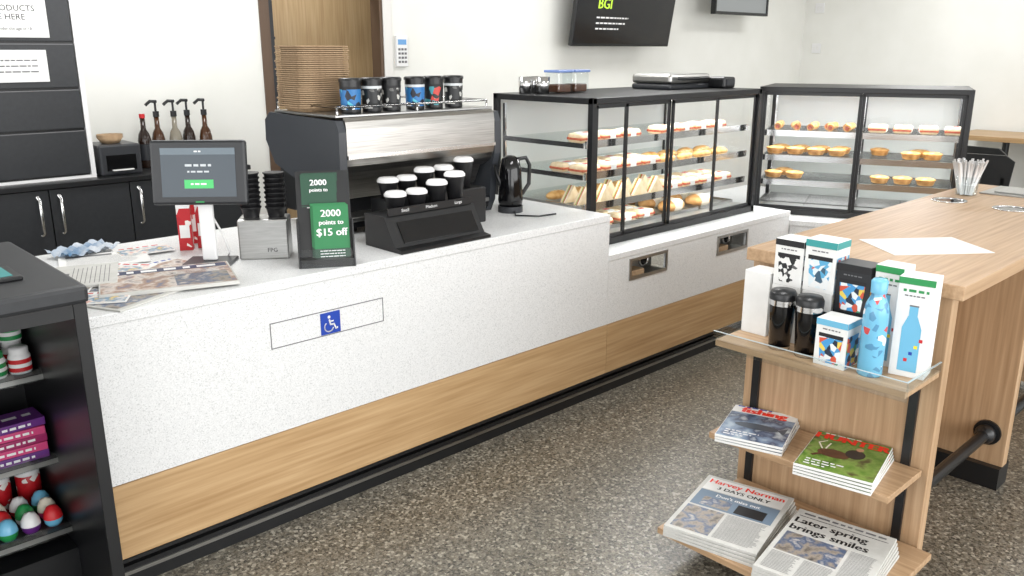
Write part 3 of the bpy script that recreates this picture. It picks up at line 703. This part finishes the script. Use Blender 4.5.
bshelf(.73,2.36,.855,1.49,.03); bshelf(.39,2.36,.865,1.49); bshelf(.12,2.10,.80,1.50)
for x,y in ((4.13,1.42),(4.10,1.15)):
    part(MB().lathe([(.062,1.0),(.075,1.0),(.075,1.004),(.062,1.004),(.062,1.0)],chrome,(x,y,0)).lathe([(.062,1.001),(0,1.001)],blackg,(x,y,0)),'waste_hole',e,True,'chrome ringed waste hole')
m=MB().box(-.15,-.15,0,.15,.15,.006,steel,.002).box(-.1,-.1,.006,.1,.1,.012,steelv,.003)
solo(m,'drip_tray',(4.6,1.25,1.0),'square stainless tray on the bench end','tray')
m=flat(.36,.25,.002,paper); lines(m,-.15,.15,-.10,.07,.0024,.018,inkg,.0014)
solo(m,'paper_sheet',(3.08,1.12,1.0),'white printed paper sheet on the oak bench','paper',-38)
e=thing('straw_holder',(4.36,1.43,1.0),'small cup full of white paper straws on bench','straw holder')
part(MB().lathe([(0,0),(.045,0),(.055,.09),(.052,.09),(.043,.003),(0,.003)],acryl,seg=20),'cup',e)
for i in range(50):
    a=random.random()*6.28; r=random.random()*.034; t=r+random.uniform(.015,.055)
    part(MB().tube([(r*math.cos(a),r*math.sin(a),.004),(t*math.cos(a),t*math.sin(a),.15+random.random()*.02)],.005,white,seg=6),'straw',e)
# ---------------------------------------------------------------- goods on top shelf
ZS=.73
def pbox(w,d,h,mat,deco):
    m=MB().box(-w/2,-d/2,0,w/2,d/2,h,mat,.0015); deco(m,w,d,h); return m
def cupdeco(pm_,tc):
    def f(m,w,d,h):
        M=TR(0,-d/2-.0008,0)@FX
        m.add([(-w*.30,h*.08,0),(w*.30,h*.08,0),(w*.37,h*.62,0),(-w*.37,h*.62,0)],[(0,1,2,3)],pm_,False,M)
        m.quad(-w*.39,h*.62,w*.39,h*.70,.0001,ink,M)
        m.quad(-w*.5,h*.86,w*.5,h*.99,.0001,tc,M); m.greek(-w*.28,w*.28,h*.79,.004,.0006,inkg,M,.012)
        for s_ in (-1,1):
            M2=TR(s_*(w/2+.0008),0,0)@(FMX if s_<0 else Matrix.Rotation(R(90),4,'Z')@FX)
            m.quad(-d*.46,h*.04,d*.46,h*.70,0,pm_,M2); m.quad(-d*.5,h*.86,d*.5,h*.99,.0001,tc,M2)
    return f
G='boxed reusable drinkware on the shelf'
def put(m,x,y,z,label,rz=-90): return solo(m,'boxed_cup',(x,y,z),label,'boxed cup',rz,G)
w=.10
put(pbox(.095,.09,.22,paper,lambda m,w,d,h:None),2.55,1.435,ZS,'plain white carton on the bench shelf')
put(pbox(w,.09,.19,paper,cupdeco(pat5,paper)),2.555,1.33,ZS,'white carton with patterned cup picture')
put(pbox(w,.09,.155,paper,cupdeco(pat5,ink)),2.555,1.33,ZS+.1905,'white carton with black and white cup picture stacked on another')
put(pbox(w,.09,.19,paper,cupdeco(pat4,paper)),2.555,1.222,ZS,'white carton with colourful cup picture')
put(pbox(w+.005,.09,.17,paper,cupdeco(pat4,teal)),2.555,1.222,ZS+.1905,'white carton with turquoise band and blue cup picture')
put(pbox(w,.09,.14,paper,cupdeco(pat6,ink)),2.555,1.112,ZS,'carton with printed cup picture')
put(pbox(w+.01,.09,.16,pm('box_black',(30,32,36),.4),cupdeco(pat6,ink)),2.555,1.110,ZS+.1405,'black carton with blue mountain cup picture')
put(pbox(w,.09,.15,paper,cupdeco(pat6,skyb)),2.435,1.105,ZS,'white carton with blue printed cup picture')
def botdeco(m,w,d,h):
    for M,ww in ((TR(0,-d/2-.0008,0)@FX,w),(TR(-w/2-.0008,0,0)@FMX,d)):
        m.add([(-ww*.27,h*.06,0),(ww*.27,h*.06,0),(ww*.27,h*.5,0),(ww*.13,h*.62,0),(-ww*.13,h*.62,0),(-ww*.27,h*.5,0)],[tuple(range(6))],skyb,False,M)
        m.quad(-ww*.12,h*.62,ww*.12,h*.72,.0001,skyb,M); m.quad(-ww*.13,h*.715,ww*.13,h*.73,.0002,inkg,M)
        m.quad(-ww*.5,h*.93,ww*.5,h*.995,.0002,green,M); m.greek(-ww*.35,ww*.35,h*.87,.008,.0003,green,M,.02); m.greek(-ww*.3,ww*.3,h*.82,.004,.0003,inkg,M,.014)
        for k in range(4): m.quad(-ww*.12+.012*k,h*(.16+.07*k),-ww*.12+.012*k+.01,h*(.16+.07*k)+.01,.0002,(red,blue,yellow,red)[k],M)
solo(pbox(.085,.08,.315,paper,botdeco),'boxed_bottle',(2.56,1.005,ZS),'white and green carton for a drink bottle','boxed bottle',-90,'boxed bottles')
solo(pbox(.10,.085,.305,paper,botdeco),'boxed_bottle',(2.52,.912,ZS),'white carton with light blue bottle picture','boxed bottle',-82,'boxed bottles')
e=thing('drink_bottle',(2.425,.992,ZS),'light blue metal drink bottle with small printed pattern','bottle')
m=MB().lathe([(0,0),(.034,0),(.036,.006),(.036,.19),(.032,.22),(.021,.245),(.019,.255)],noisy('blue_print_bottle',((110,178,210),(84,140,176),(200,80,80),(235,235,235)),60,rough=.25,kind='vor',pos=[0,.8,.93,.96]),seg=28)
part(m,'bottle_body',e); part(MB().lathe([(.023,.255),(.024,.29),(.018,.297),(0,.297)],skyb,seg=20),'cap',e)
e=thing('travel_tumbler',(2.44,1.30,ZS),'black travel tumbler with silver bands','tumbler',group='black tumblers')
part(MB().lathe([(0,.012),(.034,.012),(.041,.13),(.042,.15)],blackg,seg=28),'tumbler_body',e)
part(MB().lathe([(0,0),(.0335,.0),(.0345,.012)],chrome,seg=28),'band',e,label='silver band')
part(MB().lathe([(.0425,.15),(.0425,.168)],chrome,seg=28),'band',e,label='silver band')
part(MB().lathe([(.043,.168),(.043,.185),(.037,.197),(0,.2)],black,seg=28),'lid',e)
dup(e,(2.435,1.205,ZS))
def mag(w,h,t,ph,title,tm,band,ts=.26):
    m=MB().box(-w/2,-h/2,0,w/2,h/2,t,paper,.001)
    z=t+.0006; m.quad(-w/2+.002,-h/2+.002,w/2-.002,h/2-.002,z,ph)
    if band: m.quad(-w/2+.002,h*.28,w/2-.002,h/2-.002,z+.0004,band)
    m.text(title,w*ts,tm,0,h*.37,z+.001,bold=2)
    for k in range(3): m.greek(-w*.4,-w*.4+w*(.5,.4,.3)[k],-h*(.3+.06*k),.007,z+.001,white,None,.02)
    return m
ZM=.39
g2='magazines on the middle shelf'
mg=mag(.225,.28,.008,photo2,'fishing',tred,paper,.28)
mg.greek(-.10,.02,.132,.008,.0097,blue,None,.02)
fish=pm('fish_silver',(70,80,92),.4)
mg.add([(.0+.075*math.cos(R(a)),-.02+.024*math.sin(R(a)),.0093) for a in range(0,360,20)],[tuple(range(18))],fish); mg.add([(.07,-.02,.0093),(.1,.01,.0093),(.095,-.05,.0093)],[(0,1,2)],fish)
mgm=mg.mesh('magazine')
for i in range(3): solo(mgm,'magazine',(2.475-.001*i,1.365+.002*i,ZM+.0108*i),'fishing magazine with sea photo cover','magazine',-74+i,g2)
mg=mag(.235,.285,.008,photo1,'HUNTER',tred,None,.25)
mg.greek(-.09,.03,.131,.006,.0097,white,None,.02)
mg.add([(-.03+.05*math.cos(R(a)),-.01+.03*math.sin(R(a)),.0092) for a in range(0,360,24)],[tuple(range(15))],choc)
mg.add([(.03+.03*math.cos(R(a)),.02+.035*math.sin(R(a)),.0093) for a in range(0,360,24)],[tuple(range(15))],pm('hunter_cloth',(52,44,40),.6))
mg.add([(.035+.012*math.cos(R(a)),.062+.014*math.sin(R(a)),.0094) for a in range(0,360,30)],[tuple(range(12))],pm('cover_skin',(190,140,110),.6))
mg.stroke([(-.06,-.02),(-.085,-.05)],.012,.0094,choc); mg.stroke([(-.07,.01),(-.09,.05),(-.07,.075)],.005,.0094,cream); mg.stroke([(-.06,.015),(-.055,.06)],.005,.0094,cream)
mgm=mg.mesh('magazine')
for i in range(4): solo(mgm,'magazine',(2.45-.001*i,1.045+.001*i,ZM+.0112*i),'hunting magazine with red title and grassy cover photo','magazine',-80+.7*i,g2)
def news(title,head,ad):
    w,h,t=.31,.41,.010
    m=MB().box(-w/2,-h/2,0,w/2,h/2,t,newsp,.001); z=t+.0006
    if ad:
        m.quad(-.14,.10,.14,.19,z,paper); m.text(title,.041,tred,0,.165,z+.0005,bold=1); m.text('3 DAYS ONLY',.03,ink,0,.125,z+.0005,bold=1)
        m.quad(-.14,-.02,.14,.095,z,pm('blue_grey_ad',(110,128,146),.6)); m.text("Don't miss out",.026,white,0,.07,z+.0006,bold=1)
        m.quad(-.11,-.01,-.01,.05,z+.0004,photo3); m.quad(.01,-.01,.11,.05,z+.0004,ink)
        m.quad(-.14,-.19,-.01,-.03,z,photo3); lines(m,.0,.14,-.19,-.03,z)
    else:
        m.greek(-.13,.13,.182,.010,z,inkg,None,.03); m.quad(-.14,.160,.14,.163,z,ink)
        m.text(head[0],.048,ink,-.145,.130,z,align='LEFT',bold=1); m.text(head[1],.048,ink,-.145,.080,z,align='LEFT',bold=1)
        m.quad(-.14,-.08,.05,.045,z,photo3); lines(m,.06,.14,-.19,.045,z); lines(m,-.14,-.05,-.19,-.09,z); lines(m,-.04,.05,-.19,-.09,z)
    return m.mesh('newspaper')
n1=news('Harvey Norman',None,True); n2=news('',('Later spring','brings smiles'),False)
for i in range(4): solo(n1,'newspaper',(2.30,1.34+.002*i,.12+.0117*i),'newspaper with red retail advertisement on its front page','newspaper',-80+i,'newspapers on the bottom shelf')
for i in range(5): solo(n2,'newspaper',(2.29,.995+.001*i,.12+.0117*i),'newspaper with bold black headline and photo','newspaper',-84+.8*i,'newspapers on the bottom shelf')
# ---------------------------------------------------------------- black confectionery stand
SX=.675
e=thing('confectionery_stand',(-.3,2.38,0),'black open-front retail stand with confectionery shelves','display stand')
part(MB().box(-.30,2.365,1.015,SX+.006,3.12,1.065,dgrey2,.012),'top',e,True)
part(MB().box(SX-.035,2.38,0,SX,3.1,1.015,black,.002),'side_panel',e,True)
part(MB().box(-.3,2.38,0,-.26,3.1,1.015,black,.002),'side_panel',e,True)
part(MB().box(-.26,3.07,.0,SX-.036,3.1,1.015,black),'back_panel',e,True)
part(MB().box(-.26,2.7,.0,SX-.036,3.07,.13,black),'base',e,True)
for z,y in ((.70,2.80),(.42,2.78),(.19,2.74)):
    part(MB().box(-.26,y,z-.02,SX-.036,3.07,z,black).box(-.26,y-.008,z-.02,SX-.036,y,z+.02,acryl).box(-.26,y-.002,z-.018,SX-.036,y,z-.002,steel),'shelf',e,True)
part(MB().box(-.26,2.38,.975,SX-.036,2.42,1.015,black),'fascia',e,True)
gb=[]
for mt in (red,green,pink):
    gb.append(((MB().lathe([(0,0),(.03,0),(.032,.004),(.032,.055),(.026,.065)],white,seg=20).lathe([(.0325,.008),(.0325,.048)],mt,seg=20).lathe([(.0328,.022),(.0328,.034)],white,seg=20)),MB().lathe([(.028,.063),(.028,.08),(.024,.084),(0,.084)],white if mt!=green else green,seg=20)))
prot=[]
for i,(a,b) in enumerate(gb):
    rt=thing('gum_bottle',(.595-.07*i,2.86,.70),'small white gum bottle with coloured label on the shelf','bottle',group='gum bottles'); part(a,'bottle_body',rt); part(b,'lid',rt); prot.append(rt)
for k,(x,y) in enumerate([(.595,2.935),(.525,2.935),(.455,2.935),(.595,3.01),(.525,3.01),(.385,2.86),(.385,2.935)]): dup(prot[k%3],(x,y,.70))
for k,(x,y) in enumerate([(.595,2.935),(.525,2.935),(.455,2.935),(.595,3.01),(.525,3.01)]): dup(prot[(k+1)%3],(x,y,.7845))
cb=[]
for mt in (purple,pink,pm('magenta_pack',(150,30,90),.35),pm('maroon_pack',(90,24,48),.35)):
    m=MB().box(-.085,-.055,0,.085,.055,.026,mt,.002); m.greek(-.07,.05,.013,.008,0.0006,white,TR(0,-.0551,0)@FX,.02); m.greek(-.06,.06,0,.02,.0266,white,None,.04)
    cb.append(m.mesh('confectionery_pack'))
for i in range(5):
    for j,x in enumerate((.54,.36)):
        solo(cb[(i+j*2)%4 if i<3 else i%2],'confectionery_pack',(x,2.86,.42+.0272*i),'flat coloured confectionery pack stacked on the shelf','sweets pack',random.uniform(-4,4),'stacked confectionery packs')
egg=[]
for a,b in ((red,white),(green,skyb),(purple,white),(skyb,red),(white,green),(pink,cream)):
    egg.append(MB().lathe([(0,0),(.018,.002),(.026,.014),(.029,.03)],a,seg=18).lathe([(.029,.03),(.026,.048),(.016,.066),(0,.072)],b,seg=18).mesh('candy_egg'))
k=0
for y in (2.785,2.85,2.915):
    for x in (.60,.535,.47,.405,.34):
        solo(egg[(k*5+int(y*10))%6],'candy_egg',(x,y,.19),'foil-wrapped chocolate egg in two colours','candy egg',0,'chocolate eggs on the bottom shelf'); k+=1
e=thing('sweets_tub',(.5,3.0,.19),'clear tub of sweets with white lid on the bottom shelf','sweets tub',group='sweets tubs')
part(MB().lathe([(0,0),(.036,0),(.038,.10),(.033,.11)],patred,seg=20),'body',e); part(MB().lathe([(.037,.108),(.037,.13),(0,.132)],white,seg=20),'lid',e)
dup(e,(.59,3.0,.19)); dup(e,(.41,3.0,.19))
m=MB().box(-.12,-.08,0,.12,.08,.012,black,.003).box(-.10,-.06,.012,.10,.06,.013,teal)
solo(m,'counter_mat',(.45,2.62,1.065),'black counter mat with teal print on the stand top','mat')
# ---------------------------------------------------------------- lights, world, camera
w=bpy.data.worlds.new('World'); sc.world=w; w.use_nodes=True
bg=w.node_tree.nodes['Background']; bg.inputs[0].default_value=(.93,.965,1,1); bg.inputs[1].default_value=1.15
area('window_light',(2.5,-3.5,1.7),9,2.6,310,(R(90),0,0),(1,.99,.98))
area('window_light',(-3.5,1.5,1.7),2.6,7,150,(0,R(-90),0),(1,.99,.98))
for x,y,p in ((2,1.2,34),(2,4.2,46),(5.5,4.2,46),(6.5,1.2,40),(9,3.5,46)): area('ceiling_fill',(x,y,3.05),1.2,.6,p)  # unseen fill lights added below the ceiling to brighten room and walls
area('storeroom_fill',(3.5,6.1,3.0),.8,.3,14)  # dim unseen fill added so the storeroom does not go dark
cam=bpy.data.cameras.new('Camera'); co=bpy.data.objects.new('Camera',cam); COL.objects.link(co); sc.camera=co
cam.sensor_width=36; cam.lens=29.78
co.location=(0,0,1.67); co.rotation_euler=(R(90-15.7),0,R(-43.5))
